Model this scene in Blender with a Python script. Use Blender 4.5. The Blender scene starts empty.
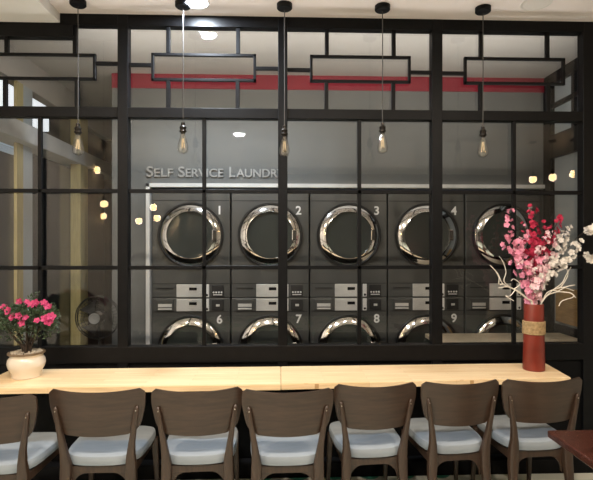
import bpy, bmesh, math, random
from mathutils import Vector, Matrix
random.seed(7)
PI = math.pi
sc = bpy.context.scene
col = sc.collection

# ---------------------------------------------------------------- camera
H = 1.62                    # eye height
F = 480.0                   # focal length in pixels of the 593 wide frame
YAW = math.radians(1.95)    # camera turned slightly to the right
CX, HY = 296.5, 245.0
cam_d = bpy.data.cameras.new('camera')
cam = bpy.data.objects.new('camera', cam_d)
col.objects.link(cam)
cam.location = (0, 0, H)
cam.rotation_euler = (PI / 2, 0, -YAW)
cam_d.sensor_fit = 'HORIZONTAL'
cam_d.sensor_width = 36
cam_d.lens = F / 593 * 36
cam_d.shift_y = (HY - 240) / 593
cam_d.clip_start = 0.05
sc.camera = cam


def P(px, py, Y):
    """point of the plane y = Y seen at a pixel of the photograph"""
    a, b = (px - CX) / F, (HY - py) / F
    dx = a * math.cos(YAW) + math.sin(YAW)
    dy = -a * math.sin(YAW) + math.cos(YAW)
    t = Y / dy
    return Vector((t * dx, Y, H + t * b))


def YX(px, X):
    a = (px - CX) / F
    dx = a * math.cos(YAW) + math.sin(YAW)
    dy = -a * math.sin(YAW) + math.cos(YAW)
    return X * dy / dx


# ---------------------------------------------------------------- materials
def nodes(name):
    m = bpy.data.materials.new(name)
    m.use_nodes = True
    nt = m.node_tree
    b = nt.nodes['Principled BSDF']
    return m, nt, b


def mat(name, c, rough=0.5, metal=0.0, spec=0.5, var=0.0, scale=20.0, stretch=(1, 1, 1), bump=0.0, coat=0.0):
    m, nt, b = nodes(name)
    b.inputs['Base Color'].default_value = (*c, 1)
    b.inputs['Roughness'].default_value = rough
    b.inputs['Metallic'].default_value = metal
    b.inputs['Specular IOR Level'].default_value = spec
    b.inputs['Coat Weight'].default_value = coat
    if var or bump:
        tc = nt.nodes.new('ShaderNodeTexCoord')
        mp = nt.nodes.new('ShaderNodeMapping')
        mp.inputs['Scale'].default_value = stretch
        nz = nt.nodes.new('ShaderNodeTexNoise')
        nz.inputs['Scale'].default_value = scale
        nz.inputs['Detail'].default_value = 4
        nt.links.new(tc.outputs['Object'], mp.inputs[0])
        nt.links.new(mp.outputs[0], nz.inputs['Vector'])
        if var:
            r = nt.nodes.new('ShaderNodeValToRGB')
            r.color_ramp.elements[0].position = 0.3
            r.color_ramp.elements[1].position = 0.7
            r.color_ramp.elements[0].color = (*[max(0, x * (1 - var)) for x in c], 1)
            r.color_ramp.elements[1].color = (*[min(1, x * (1 + var)) for x in c], 1)
            nt.links.new(nz.outputs['Fac'], r.inputs[0])
            nt.links.new(r.outputs[0], b.inputs['Base Color'])
        if bump:
            bp = nt.nodes.new('ShaderNodeBump')
            bp.inputs['Strength'].default_value = bump
            bp.inputs['Distance'].default_value = 0.002
            nt.links.new(nz.outputs['Fac'], bp.inputs['Height'])
            nt.links.new(bp.outputs[0], b.inputs['Normal'])
    return m


def emit(name, c, s):
    m, nt, b = nodes(name)
    b.inputs['Base Color'].default_value = (*c, 1)
    b.inputs['Emission Color'].default_value = (*c, 1)
    b.inputs['Emission Strength'].default_value = s
    return m


def glass(name, f0=0.04, tint=(1, 1, 1)):
    """thin clear sheet: see-through with a mirror reflection that grows at grazing angles"""
    m, nt, b = nodes(name)
    nt.nodes.remove(b)
    out = nt.nodes['Material Output']
    tr = nt.nodes.new('ShaderNodeBsdfTransparent')
    tr.inputs[0].default_value = (*tint, 1)
    gl = nt.nodes.new('ShaderNodeBsdfGlossy')
    gl.inputs['Roughness'].default_value = 0.0
    lw = nt.nodes.new('ShaderNodeLayerWeight')
    lw.inputs['Blend'].default_value = 0.5
    pw = nt.nodes.new('ShaderNodeMath'); pw.operation = 'POWER'; pw.inputs[1].default_value = 4.0
    ma = nt.nodes.new('ShaderNodeMath'); ma.operation = 'MULTIPLY_ADD'
    ma.inputs[1].default_value = 1 - f0; ma.inputs[2].default_value = f0
    mx = nt.nodes.new('ShaderNodeMixShader')
    nt.links.new(lw.outputs['Facing'], pw.inputs[0])
    nt.links.new(pw.outputs[0], ma.inputs[0])
    nt.links.new(ma.outputs[0], mx.inputs[0])
    nt.links.new(tr.outputs[0], mx.inputs[1])
    nt.links.new(gl.outputs[0], mx.inputs[2])
    nt.links.new(mx.outputs[0], out.inputs[0])
    return m


def pine(name):
    m, nt, b = nodes(name)
    tc = nt.nodes.new('ShaderNodeTexCoord')
    mp = nt.nodes.new('ShaderNodeMapping'); mp.inputs['Scale'].default_value = (1.0, 1.0, 1.0)
    br = nt.nodes.new('ShaderNodeTexBrick')
    br.inputs['Color1'].default_value = (0.86, 0.68, 0.44, 1)
    br.inputs['Color2'].default_value = (0.79, 0.58, 0.34, 1)
    br.inputs['Mortar'].default_value = (0.52, 0.32, 0.15, 1)
    br.inputs['Scale'].default_value = 1.0
    br.inputs['Mortar Size'].default_value = 0.0006
    br.inputs['Brick Width'].default_value = 0.55
    br.inputs['Row Height'].default_value = 0.045
    mp2 = nt.nodes.new('ShaderNodeMapping'); mp2.inputs['Scale'].default_value = (2.0, 40.0, 40.0)
    nz = nt.nodes.new('ShaderNodeTexNoise'); nz.inputs['Scale'].default_value = 2.0; nz.inputs['Detail'].default_value = 6
    mx = nt.nodes.new('ShaderNodeMix'); mx.data_type = 'RGBA'; mx.blend_type = 'MULTIPLY'
    mx.inputs[0].default_value = 0.45
    rp = nt.nodes.new('ShaderNodeValToRGB')
    rp.color_ramp.elements[0].position = 0.3; rp.color_ramp.elements[0].color = (0.70, 0.58, 0.42, 1)
    rp.color_ramp.elements[1].position = 0.62; rp.color_ramp.elements[1].color = (1, 1, 1, 1)
    nt.links.new(tc.outputs['Object'], mp.inputs[0]); nt.links.new(mp.outputs[0], br.inputs['Vector'])
    nt.links.new(tc.outputs['Object'], mp2.inputs[0]); nt.links.new(mp2.outputs[0], nz.inputs['Vector'])
    nt.links.new(nz.outputs['Fac'], rp.inputs[0])
    nt.links.new(br.outputs['Color'], mx.inputs[6]); nt.links.new(rp.outputs[0], mx.inputs[7])
    nt.links.new(mx.outputs[2], b.inputs['Base Color'])
    b.inputs['Roughness'].default_value = 0.38
    return m


def tiles(name):
    """pale cement tiles with teal arcs"""
    m, nt, b = nodes(name)
    tc = nt.nodes.new('ShaderNodeTexCoord')
    mp = nt.nodes.new('ShaderNodeMapping'); mp.inputs['Scale'].default_value = (4, 4, 4)
    ck = nt.nodes.new('ShaderNodeTexChecker'); ck.inputs['Scale'].default_value = 1.0
    ck.inputs['Color1'].default_value = (0.66, 0.66, 0.58, 1)
    ck.inputs['Color2'].default_value = (0.55, 0.56, 0.50, 1)
    fr = nt.nodes.new('ShaderNodeVectorMath'); fr.operation = 'FRACTION'
    sb = nt.nodes.new('ShaderNodeVectorMath'); sb.operation = 'SUBTRACT'; sb.inputs[1].default_value = (0.5, 0.5, 0)
    ml = nt.nodes.new('ShaderNodeVectorMath'); ml.operation = 'MULTIPLY'; ml.inputs[1].default_value = (1, 1, 0)
    ln = nt.nodes.new('ShaderNodeVectorMath'); ln.operation = 'LENGTH'
    lt = nt.nodes.new('ShaderNodeMath'); lt.operation = 'LESS_THAN'; lt.inputs[1].default_value = 0.3
    fl = nt.nodes.new('ShaderNodeVectorMath'); fl.operation = 'FLOOR'
    wn = nt.nodes.new('ShaderNodeTexWhiteNoise'); wn.noise_dimensions = '3D'
    gt = nt.nodes.new('ShaderNodeMath'); gt.operation = 'GREATER_THAN'; gt.inputs[1].default_value = 0.6
    an = nt.nodes.new('ShaderNodeMath'); an.operation = 'MULTIPLY'
    mx = nt.nodes.new('ShaderNodeMix'); mx.data_type = 'RGBA'
    mx.inputs[7].default_value = (0.06, 0.33, 0.24, 1)
    L = nt.links.new
    L(tc.outputs['Object'], mp.inputs[0]); L(mp.outputs[0], ck.inputs['Vector']); L(mp.outputs[0], fr.inputs[0])
    L(fr.outputs[0], sb.inputs[0]); L(sb.outputs[0], ml.inputs[0]); L(ml.outputs[0], ln.inputs[0]); L(ln.outputs['Value'], lt.inputs[0])
    L(mp.outputs[0], fl.inputs[0]); L(fl.outputs[0], wn.inputs['Vector']); L(wn.outputs['Value'], gt.inputs[0])
    L(lt.outputs[0], an.inputs[0]); L(gt.outputs[0], an.inputs[1]); L(an.outputs[0], mx.inputs[0])
    L(ck.outputs['Color'], mx.inputs[6]); L(mx.outputs[2], b.inputs['Base Color'])
    b.inputs['Roughness'].default_value = 0.4
    return m


M = dict(
    black=mat('black_steel', (0.0045, 0.0045, 0.0052), 0.45, 0, 0.16, var=0.2, scale=30),
    blackdull=mat('black_paint', (0.004, 0.004, 0.0045), 0.65, 0, 0.12, var=0.2, scale=12),
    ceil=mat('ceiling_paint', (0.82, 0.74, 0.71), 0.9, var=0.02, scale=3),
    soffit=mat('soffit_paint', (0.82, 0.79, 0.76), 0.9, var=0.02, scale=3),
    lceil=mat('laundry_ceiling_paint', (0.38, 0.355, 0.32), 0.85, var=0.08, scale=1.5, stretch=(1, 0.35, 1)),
    cafe=mat('cafe_wall_paint', (0.74, 0.70, 0.66), 0.85, var=0.1, scale=2),
    cafeback=mat('cafe_back_wall', (0.07, 0.065, 0.06), 0.7, var=0.3, scale=1.2),
    lwall=mat('laundry_wall_paint', (0.135, 0.14, 0.135), 0.7, var=0.05, scale=3),
    red=mat('red_stripe_paint', (0.24, 0.009, 0.026), 0.5, var=0.08, scale=4),
    white=mat('white_trim_paint', (0.58, 0.59, 0.58), 0.4, var=0.03, scale=8),
    brown=mat('dark_brown_wall', (0.055, 0.04, 0.033), 0.6, var=0.2, scale=5),
    timber=mat('yellow_timber', (0.34, 0.29, 0.13), 0.5, var=0.15, scale=10, stretch=(8, 8, 0.6)),
    beam=mat('grey_beam_paint', (0.42, 0.44, 0.45), 0.45, var=0.12, scale=6),
    frost=mat('frosted_panel', (0.30, 0.34, 0.36), 0.5, var=0.06, scale=2),
    floor=tiles('cement_tiles'),
    pine=pine('pine_board'),
    bench=mat('pale_bench_board', (0.55, 0.48, 0.36), 0.4, var=0.12, scale=6, stretch=(1, 8, 8)),
    walnut=mat('walnut_veneer', (0.038, 0.0205, 0.0125), 0.36, var=0.28, scale=7, stretch=(1.2, 1.2, 9), bump=0.05),
    walnut2=mat('walnut_solid', (0.040, 0.0225, 0.014), 0.4, var=0.25, scale=9, stretch=(9, 9, 1)),
    fabric=mat('grey_fabric', (0.255, 0.285, 0.315), 0.9, 0, 0.2, var=0.13, scale=5, stretch=(0.6, 2.2, 1), bump=0.15),
    mahog=mat('mahogany_top', (0.040, 0.0125, 0.008), 0.25, var=0.35, scale=6, stretch=(2, 14, 2)),
    brass=mat('brass_screw', (0.35, 0.32, 0.28), 0.35, 1.0),
    cream=mat('cream_glaze', (0.72, 0.64, 0.53), 0.22, var=0.05, scale=6, coat=0.4),
    rimbrown=mat('brown_glaze', (0.16, 0.11, 0.065), 0.4, var=0.2, scale=12),
    pebble=mat('pebbles', (0.42, 0.36, 0.28), 0.8, var=0.3, scale=40),
    bark=mat('bark', (0.035, 0.022, 0.014), 0.85, var=0.3, scale=50),
    leaf=mat('dark_green_leaf', (0.042, 0.070, 0.032), 0.5, var=0.5, scale=25),
    azalea=mat('hot_pink_petal', (0.55, 0.055, 0.17), 0.6, var=0.25, scale=40),
    pink=mat('pink_petal', (0.85, 0.33, 0.46), 0.6, var=0.2, scale=40),
    palepink=mat('pale_pink_petal', (0.88, 0.60, 0.64), 0.6, var=0.15, scale=40),
    redp=mat('red_petal', (0.50, 0.020, 0.07), 0.6, var=0.25, scale=40),
    whitep=mat('white_petal', (0.82, 0.77, 0.72), 0.6, var=0.06, scale=40),
    pollen=mat('flower_heart', (0.45, 0.10, 0.12), 0.7),
    terra=mat('red_vase_lacquer', (0.175, 0.025, 0.015), 0.33, var=0.18, scale=9),
    rope=mat('jute_rope', (0.38, 0.26, 0.13), 0.9, var=0.3, scale=60),
    twig=mat('white_twig', (0.80, 0.74, 0.66), 0.6, var=0.05, scale=40),
    machine=mat('machine_grey_steel', (0.078, 0.080, 0.076), 0.38, 0.3, 0.5, var=0.06, scale=5),
    machdark=mat('machine_dark_gap', (0.012, 0.012, 0.012), 0.5),
    chrome=mat('chrome', (0.80, 0.80, 0.80), 0.09, 1.0, var=0.03, scale=20),
    gasket=mat('black_gasket', (0.010, 0.010, 0.010), 0.4),
    silver=mat('brushed_silver', (0.62, 0.62, 0.59), 0.35, 0.35, var=0.06, scale=12, stretch=(1, 1, 12)),
    plate=mat('white_strip', (0.62, 0.62, 0.60), 0.4),
    display=mat('black_display', (0.008, 0.008, 0.009), 0.2),
    digit=mat('white_vinyl', (0.72, 0.73, 0.72), 0.5),
    letter=mat('steel_lettering', (0.36, 0.36, 0.35), 0.35, 0.4),
    doorglass=mat('dark_door_glass', (0.045, 0.050, 0.045), 0.10, 0.0, 0.7, coat=0.6),
    drum=mat('drum_steel', (0.20, 0.20, 0.20), 0.3, 0.8),
    fan=mat('black_fan_plastic', (0.012, 0.012, 0.013), 0.4),
    fanhub=mat('fan_badge_grey', (0.26, 0.28, 0.30), 0.4),
    cable=mat('grey_cord', (0.06, 0.055, 0.05), 0.6),
    socket=mat('dark_bronze_socket', (0.02, 0.016, 0.013), 0.3, 0.6),
    filament=emit('dim_filament', (1.0, 0.80, 0.5), 0.10),
    litfil=emit('lit_filament', (1.0, 0.60, 0.22), 60.0),
    litbulb=emit('lit_bulb_glass', (1.0, 0.66, 0.28), 26.0),
    glass=glass('window_glass', 0.035),
    bulb=glass('bulb_glass', 0.2, (0.96, 0.95, 0.92)),
    led=emit('white_led', (0.86, 0.93, 1.0), 14.0),
    warmled=emit('warm_led', (1.0, 0.80, 0.58), 9.0),
    offled=mat('unlit_diffuser', (0.75, 0.70, 0.66), 0.5),
    ring=mat('lamp_ring', (0.72, 0.68, 0.64), 0.4),
    sign=emit('lit_shop_sign', (0.92, 0.97, 1.0), 1.1),
    shop=emit('lit_shop_window', (0.50, 0.62, 0.70), 0.28),
    facade=mat('street_facade', (0.10, 0.10, 0.10), 0.8, var=0.2, scale=2),
    street=mat('asphalt', (0.05, 0.05, 0.05), 0.8, var=0.2, scale=4),
    reflbrown=mat('reflection_panel_brown', (0.36, 0.23, 0.09), 0.45, var=0.2, scale=8, stretch=(1, 1, 8)),
)


# ---------------------------------------------------------------- mesh helpers
class MB:
    def __init__(self):
        self.bm = bmesh.new()

    def box(self, x0, y0, z0, x1, y1, z1, bev=0.0, seg=2):
        r = bmesh.ops.create_cube(self.bm, size=1.0)
        vs = r['verts']
        for v in vs:
            v.co = Vector((x0 + (v.co.x + .5) * (x1 - x0), y0 + (v.co.y + .5) * (y1 - y0), z0 + (v.co.z + .5) * (z1 - z0)))
        if bev:
            es = list({e for v in vs for e in v.link_edges})
            bmesh.ops.bevel(self.bm, geom=es, offset=bev, segments=seg, affect='EDGES', profile=0.5)
        return self

    def ring_loft(self, rings, close_start=True, close_end=True):
        """rings: lists of points with the same count, each closed"""
        bm = self.bm
        vr = [[bm.verts.new(p) for p in r] for r in rings]
        n = len(vr[0])
        for a, b in zip(vr[:-1], vr[1:]):
            for i in range(n):
                j = (i + 1) % n
                bm.faces.new((a[i], a[j], b[j], b[i]))
        if close_start:
            bm.faces.new(list(reversed(vr[0])))
        if close_end:
            bm.faces.new(vr[-1])
        return self

    def lathe(self, prof, n=32, mtx=None, cap=True):
        """prof: (r, z) pairs turned about z"""
        rings = []
        for r, z in prof:
            ring = [Vector((r * math.cos(2 * PI * i / n), r * math.sin(2 * PI * i / n), z)) for i in range(n)]
            if mtx is not None:
                ring = [mtx @ p for p in ring]
            rings.append(ring)
        return self.ring_loft(rings, cap, cap)

    def tube(self, pts, rad, n=8):
        pts = [Vector(p) for p in pts]
        if not hasattr(rad, '__len__'):
            rad = [rad] * len(pts)
        rings = []
        up = Vector((0.123, 0.456, 0.88)).normalized()
        for i, p in enumerate(pts):
            t = (pts[min(i + 1, len(pts) - 1)] - pts[max(i - 1, 0)]).normalized()
            if abs(t.dot(up)) > 0.95:
                up = Vector((1, 0, 0))
            a = t.cross(up).normalized()
            b = t.cross(a).normalized()
            up = b.cross(t) if False else up
            rings.append([p + rad[i] * (math.cos(2 * PI * k / n) * a + math.sin(2 * PI * k / n) * b) for k in range(n)])
        return self.ring_loft(rings)

    def ball(self, c, r, sx=1, sy=1, sz=1, u=10, v=7, rot=None):
        m = Matrix.Translation(c)
        if rot is not None:
            m = m @ rot
        m = m @ Matrix.Diagonal((r * sx, r * sy, r * sz, 1))
        bmesh.ops.create_uvsphere(self.bm, u_segments=u, v_segments=v, radius=1.0, matrix=m)
        return self

    def build(self, name, m, parent=None, smooth=False, loc=None):
        me = bpy.data.meshes.new(name)
        bmesh.ops.recalc_face_normals(self.bm, faces=self.bm.faces)
        self.bm.to_mesh(me)
        self.bm.free()
        me.materials.append(m)
        if smooth:
            for p in me.polygons:
                p.use_smooth = True
            try:
                me.set_sharp_from_angle(angle=math.radians(38))
            except Exception:
                pass
        o = bpy.data.objects.new(name, me)
        col.objects.link(o)
        if parent is not None:
            o.parent = parent
        if loc is not None:
            o.location = loc
        return o


def empty(name, loc=(0, 0, 0), rz=0.0, parent=None):
    o = bpy.data.objects.new(name, None)
    o.empty_display_size = 0.1
    col.objects.link(o)
    o.location = loc
    o.rotation_euler = (0, 0, rz)
    if parent is not None:
        o.parent = parent
    return o


def tag(o, label, cat, group=None):
    o['label'] = label
    o['category'] = cat
    if group:
        o['group'] = group
    return o


def struct(o):
    o['kind'] = 'structure'
    return o


def copy_tree(o, parent=None):
    c = o.copy()
    col.objects.link(c)
    if parent is not None:
        c.parent = parent
    for ch in list(o.children):
        copy_tree(ch, c)
    return c


def text_mesh(name, s, size, m, parent=None, depth=0.002, bold=0.0):
    cu = bpy.data.curves.new(name, 'FONT')
    cu.body = s
    cu.size = size
    cu.extrude = depth
    cu.offset = size * bold
    cu.align_x = 'CENTER'
    tmp = bpy.data.objects.new(name, cu)
    col.objects.link(tmp)
    dg = bpy.context.evaluated_depsgraph_get()
    dg.update()
    me = bpy.data.meshes.new_from_object(tmp.evaluated_get(dg))
    bpy.data.objects.remove(tmp)
    bpy.data.curves.remove(cu)
    me.transform(Matrix.Rotation(PI / 2, 4, 'X'))
    me.materials.clear()
    me.materials.append(m)
    me.name = name
    o = bpy.data.objects.new(name, me)
    col.objects.link(o)
    if parent is not None:
        o.parent = parent
    return o


def catmull(pts, n=8):
    pts = [Vector(p) for p in pts]
    out = []
    for i in range(len(pts) - 1):
        p0, p1, p2, p3 = pts[max(i - 1, 0)], pts[i], pts[i + 1], pts[min(i + 2, len(pts) - 1)]
        for k in range(n):
            t = k / n
            out.append(0.5 * ((2 * p1) + (p2 - p0) * t + (2 * p0 - 5 * p1 + 4 * p2 - p3) * t * t + (3 * p1 - p0 - 3 * p2 + p3) * t ** 3))
    out.append(pts[-1])
    return out


# ---------------------------------------------------------------- key planes
YG = 3.46        # glass wall (centre plane)
YF = 3.42        # its front face
YM = 4.50        # fronts of the machines
YW = 4.48        # laundry back wall face
ZC, ZS, ZL = 3.245, 3.178, 3.20      # cafe ceiling, soffit, laundry ceiling
XL, XR = -2.14, 2.53                 # laundry side walls
XC = P(112, 245, YW).x               # left edge of machine wall
YB = 6.2                             # end of the passage on the left

# ---------------------------------------------------------------- setting: room shell
struct(MB().box(-4.2, -4.2, -0.08, 5.6, 6.5, 0.0).build('floor', M['floor']))
struct(MB().box(-3.2, -4.2, ZC, 5.4, YF + 0.06, ZC + 0.08).build('ceiling', M['ceil']))
xs = P(60, 20, YF).x
struct(MB().box(-3.0, -4.0, ZS, xs, YF - 0.001, ZC + 0.02).build('trim_soffit', M['soffit']))
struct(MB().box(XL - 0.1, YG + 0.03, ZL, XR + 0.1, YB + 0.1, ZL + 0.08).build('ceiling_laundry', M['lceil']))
struct(MB().box(-3.1, -4.1, 0, -3.0, YG + 0.03, ZC).build('wall_left', M['cafe']))
struct(MB().box(5.3, -4.1, 0, 5.4, YG + 0.03, ZC).build('wall_right', M['cafe']))
struct(MB().box(-3.0, -4.1, 0, 5.3, -4.0, ZC).build('wall_back', M['cafeback']))

# ---------------------------------------------------------------- setting: glass wall of the cafe
mull = [(117.5, 128), (278, 287.5), (432, 442.5), (583, 595)]
MX = [(P(a, 245, YF).x, P(b, 245, YF).x) for a, b in mull]
zT1 = P(280, 27.5, YF).z     # underside of top beam
zT0 = ZC
zTr1, zTr0 = P(280, 108.5, YF).z, P(280, 118.5, YF).z      # transom
zR1, zR0 = P(280, 345.5, YF).z, P(280, 362, YF).z          # bottom rail
XE = -3.0
b = MB().box(xs, YF, zT1, 5.3, YG + 0.03, zT0)
struct(b.build('trim_top_beam', M['black']))
zl1 = P(30, 24, YF).z
zl0 = P(30, 36, YF).z
struct(MB().box(XE, YF, zl0, P(73, 36, YF).x, YG + 0.03, zl1).box(XE, YF + 0.005, zl1, xs, YG + 0.03, ZC).build('trim_left_beam', M['black']))
struct(MB().box(XE, YF + 0.002, zTr0, 5.3, YG + 0.03, zTr1, 0.003).build('trim_transom', M['black']))
struct(MB().box(XE, YF - 0.005, zR0, 5.3, YG + 0.03, zR1, 0.004).build('trim_bottom_rail', M['black']))
struct(MB().box(XE, YG - 0.02, 0, 5.3, YG + 0.03, zR0).build('wall_front', M['blackdull']))
struct(MB().box(XE, 3.335, 0, 5.3, YG - 0.02, 0.10, 0.006).build('baseboard_front', M['blackdull']))
for i, (a, c) in enumerate(MX):
    x1 = c if i < 3 else c + 0.06
    struct(MB().box(a, YF - 0.004, 0, x1, YG + 0.03, zT0, 0.004).build('trim_mullion', M['black']))
struct(MB().box(MX[3][1] + 0.06, YG - 0.02, zR1, 5.3, YG + 0.03, zT1).build('wall_front_end', M['blackdull']))

bays = [(XE, MX[0][0]), (MX[0][1], MX[1][0]), (MX[1][1], MX[2][0]), (MX[2][1], MX[3][0])]
# pixel measures of the lattice in each bay: rectangle, upper stubs, lower stubs, side bars, centre bar
lat = [
    dict(r=(-90, 51, 95.5, 80), up=(6, 74.5), dn=(4.5, 76.5), sl=None, sr=65.5, v=(39.5,)),
    dict(r=(151, 52.5, 256, 81.5), up=(168, 238), dn=(168, 237.5), sl=66.5, sr=68.5, v=(204,)),
    dict(r=(310, 54.5, 411, 83), up=(327, 394), dn=(326.5, 393.5), sl=69.5, sr=70.5, v=(359.5,)),
    dict(r=(464.5, 56.5, 565.5, 85), up=(481.5, 548), dn=(481, 548.5), sl=71, sr=None, v=(514.5,)),
]
yl0, yl1 = YF + 0.012, YF + 0.037
for i, ((xa, xb), d) in enumerate(zip(bays, lat)):
    w = struct(empty('window_%d' % (i + 1), ((xa + xb) / 2, YG, zR1)))
    off = Vector(w.location)

    def bar(mb, x0, z0, x1, z1):
        mb.box(x0 - off.x, yl0 - off.y, z0 - off.z, x1 - off.x, yl1 - off.y, z1 - off.z, 0.002, 1)
    mb = MB()
    px0, py0, px1, py1 = d['r']
    t = 0.019
    A, B = P(px0, py0, yl0), P(px1, py1, yl0)
    bar(mb, A.x, A.z - t, B.x, A.z)
    bar(mb, A.x, B.z, B.x, B.z + t)
    bar(mb, A.x, B.z, A.x + t, A.z)
    bar(mb, B.x - t, B.z, B.x, A.z)
    s = 0.014
    for p in d['up']:
        x = P(p, 40, yl0).x
        bar(mb, x - s, A.z, x + s, zT1 if not (i == 0 and p < 70) else zl0)
    for p in d['dn']:
        x = P(p, 95, yl0).x
        bar(mb, x - s, zTr1, x + s, B.z)
    if d['sl']:
        z = P(300, d['sl'], yl0).z
        bar(mb, xa, z - 0.012, A.x, z + 0.012)
    if d['sr']:
        z = P(300, d['sr'], yl0).z
        bar(mb, B.x, z - 0.012, xb, z + 0.012)
    mb.build('lattice', M['black'], w)
    mb = MB()
    for p in d['v']:
        x = P(p, 230, yl0).x
        bar(mb, x - 0.0135, zR1, x + 0.0135, zTr0)
    if i == 0:
        x = P(-60, 230, yl0).x
        bar(mb, x - 0.0135, zR1, x + 0.0135, zTr0)
    for p in (191.5, 267.5):
        z = P(280, p, yl0).z
        bar(mb, xa, z - 0.0135, xb, z + 0.0135)
    mb.build('muntins', M['black'], w)
    mb = MB()
    mb.box(xa - off.x, -0.003 + 0.012, 0, xb - off.x, 0.003 + 0.012, zTr0 - off.z)
    mb.box(xa - off.x, -0.003 + 0.012, zTr1 - off.z, xb - off.x, 0.003 + 0.012, (zT1 if i else zl0) - off.z)
    mb.build('pane', M['glass'], w)

# ---------------------------------------------------------------- setting: laundry room
zW1 = P(400, 184.5, YW).z     # upper edge of the white frame
xw0, xw1 = P(146.5, 245, YW).x, P(547, 245, YW).x
struct(MB().box(XC, YW, 0, xw0, YB, ZL).box(xw0, YW, zW1, XR, YW + 0.1, ZL).box(xw0, 5.35, 0, XR, 5.45, zW1).box(xw1, YW, 0, XR, 5.4, zW1).build('wall_laundry', M['lwall']))
zr1, zr0 = ZL, P(340, 90.5, YW).z
struct(MB().box(XC, YW - 0.012, zr0, xw1 + 0.02, YW - 0.0005, zr1).build('trim_red_stripe', M['red']))
tw = 0.036
struct(MB().box(xw0, YW - 0.03, 0, xw0 + tw, YW + 0.06, zW1, 0.003).box(xw0, YW - 0.03, zW1 - tw, xw1, YW + 0.06, zW1, 0.003).build('trim_white_frame', M['white']))

# right side wall of the laundry: black frame, pale panels
wr = struct(empty('wall_laundry_right', (XR, 3.5, 0)))
mb = MB()
mb.box(0, 0, 0, 0.06, 0.98, 0.9).box(-0.03, 0, 2.42, 0.06, 0.98, 2.63).box(-0.03, 0, 3.10, 0.06, 0.98, 3.2)
mb.box(-0.03, 0.86, 0, 0.06, 0.98, 3.2).box(-0.02, 0, 2.885, 0.05, 0.86, 2.925).box(-0.02, 0.52, 2.63, 0.05, 0.56, 3.10)
mb.box(-0.02, 0, 0, 0.05, 0.04, 3.2)
mb.build('frame', M['black'], wr)
MB().box(0.01, 0, 0.9, 0.03, 0.86, 2.42).box(0.01, 0, 2.63, 0.03, 0.86, 3.1).build('panel', M['frost'], wr)
nb = tag(MB().box(XR - 0.03, 3.96, 0.93, XR + 0.0, 4.28, 1.24, 0.004).build('reflection_panel', M['reflbrown']),
         'small brown panel standing in for a reflection, right wall of the laundry', 'board')  # brown reflection in the glass, built as an added panel on the wall

# left side: shop front of the laundry running back along the passage
wl = struct(empty('wall_laundry_left', (XL, 3.5, 0)))
LY = YB - 3.5
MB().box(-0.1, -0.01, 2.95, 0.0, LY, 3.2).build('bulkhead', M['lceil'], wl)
MB().box(-0.12, -0.01, 2.45, 0.10, LY, 2.60, 0.01).build('beam', M['beam'], wl)
f1, f2 = XL + 0.015, XL + 0.09
ya, yb, yc = YX(17, f1) - 3.5, YX(23.5, f1) - 3.5, YX(33, f1) - 3.5
yd, ye, yf = YX(80.5, f2) - 3.5, YX(88, f2) - 3.5, YX(104, XL + 0.06) - 3.5
MB().box(-0.012, ya, 0, 0.015, yb, 2.95, 0.003).box(-0.012, yd, 0, 0.09, ye, 2.95, 0.003).build('timber_post', M['timber'], wl)
MB().box(-0.012, yb + 0.003, 0, 0.012, yc, 2.95, 0.003).build('white_post', M['frost'], wl)
MB().box(-0.012, ye + 0.003, 0, 0.06, yf, 2.45, 0.003).build('brown_post', M['brown'], wl)
MB().box(-0.03, 0, 0, 0.0, LY, 0.35).build('kick_panel', M['blackdull'], wl)
MB().box(-0.02, 0, 0.35, -0.012, LY, 2.40).box(-0.02, 0, 2.60, -0.012, LY, 2.95).build('pane', M['glass'], wl)
struct(MB().box(XL - 0.1, YB, 0, XC + 0.3, YB + 0.1, ZL).build('wall_passage_end', M['brown']))

# street seen through the shop front
fc = struct(empty('wall_street_facade', (-4.1, 2.5, 0)))
MB().box(-0.2, 0, 0, 0, 14, 6.0).build('facade', M['facade'], fc)
MB().box(0, 3.9, 3.0, 0.03, 5.0, 5.0).build('lit_window', M['shop'], fc)
sg = struct(MB().box(-3.2, 5.55, 3.15, -3.12, 6.6, 4.1, 0.01).build('trim_street_sign', M['sign']))
struct(MB().box(-4.2, 6.5, -0.08, -1.0, 16.5, 0.0).build('floor_street', M['street']))
struct(MB().box(-3.18, 6.0, 0, -3.14, 6.1, 3.15).build('trim_sign_post', M['facade']))

# wall lettering
let = empty('wall_lettering', P(216, 177, YW))
tag(let, 'silver SELF SERVICE LAUNDRY lettering on grey wall above the dryers', 'sign')
k = YW / F
x0px, x = 147.0, 0.0
word_px = [('S', 147, 10.4), ('ELF', 154.5, 8.4), ('S', 178.5, 10.4), ('ERVICE', 186, 8.4), ('L', 229.5, 10.4), ('AUNDRY', 236.5, 8.4)]
ends = [153.5, 173.5, 185, 223.5, 235, 284.5]
for (s, p0, hpx), e in zip(word_px, ends):
    o = text_mesh('letters', s, hpx * k / 0.73, M['letter'], let, 0.008, 0.012)
    pa, pb = P(p0, 177, YW), P(e, 177, YW)
    xsn = [v.co.x for v in o.data.vertices]
    sx = (pb.x - pa.x) / (max(xsn) - min(xsn))
    for v in o.data.vertices:
        v.co.x = (v.co.x - min(xsn)) * sx
    o.location = (pa.x - let.location.x, -0.009, 0)

# ---------------------------------------------------------------- washing machines
xc1, xc5 = P(191, 245, YM).x, P(503, 245, YM).x
DX = (xc5 - xc1) / 4
ku = YM / F
ZSPLIT = P(348, 297.6, YM).z
HWM = 0.362


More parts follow.
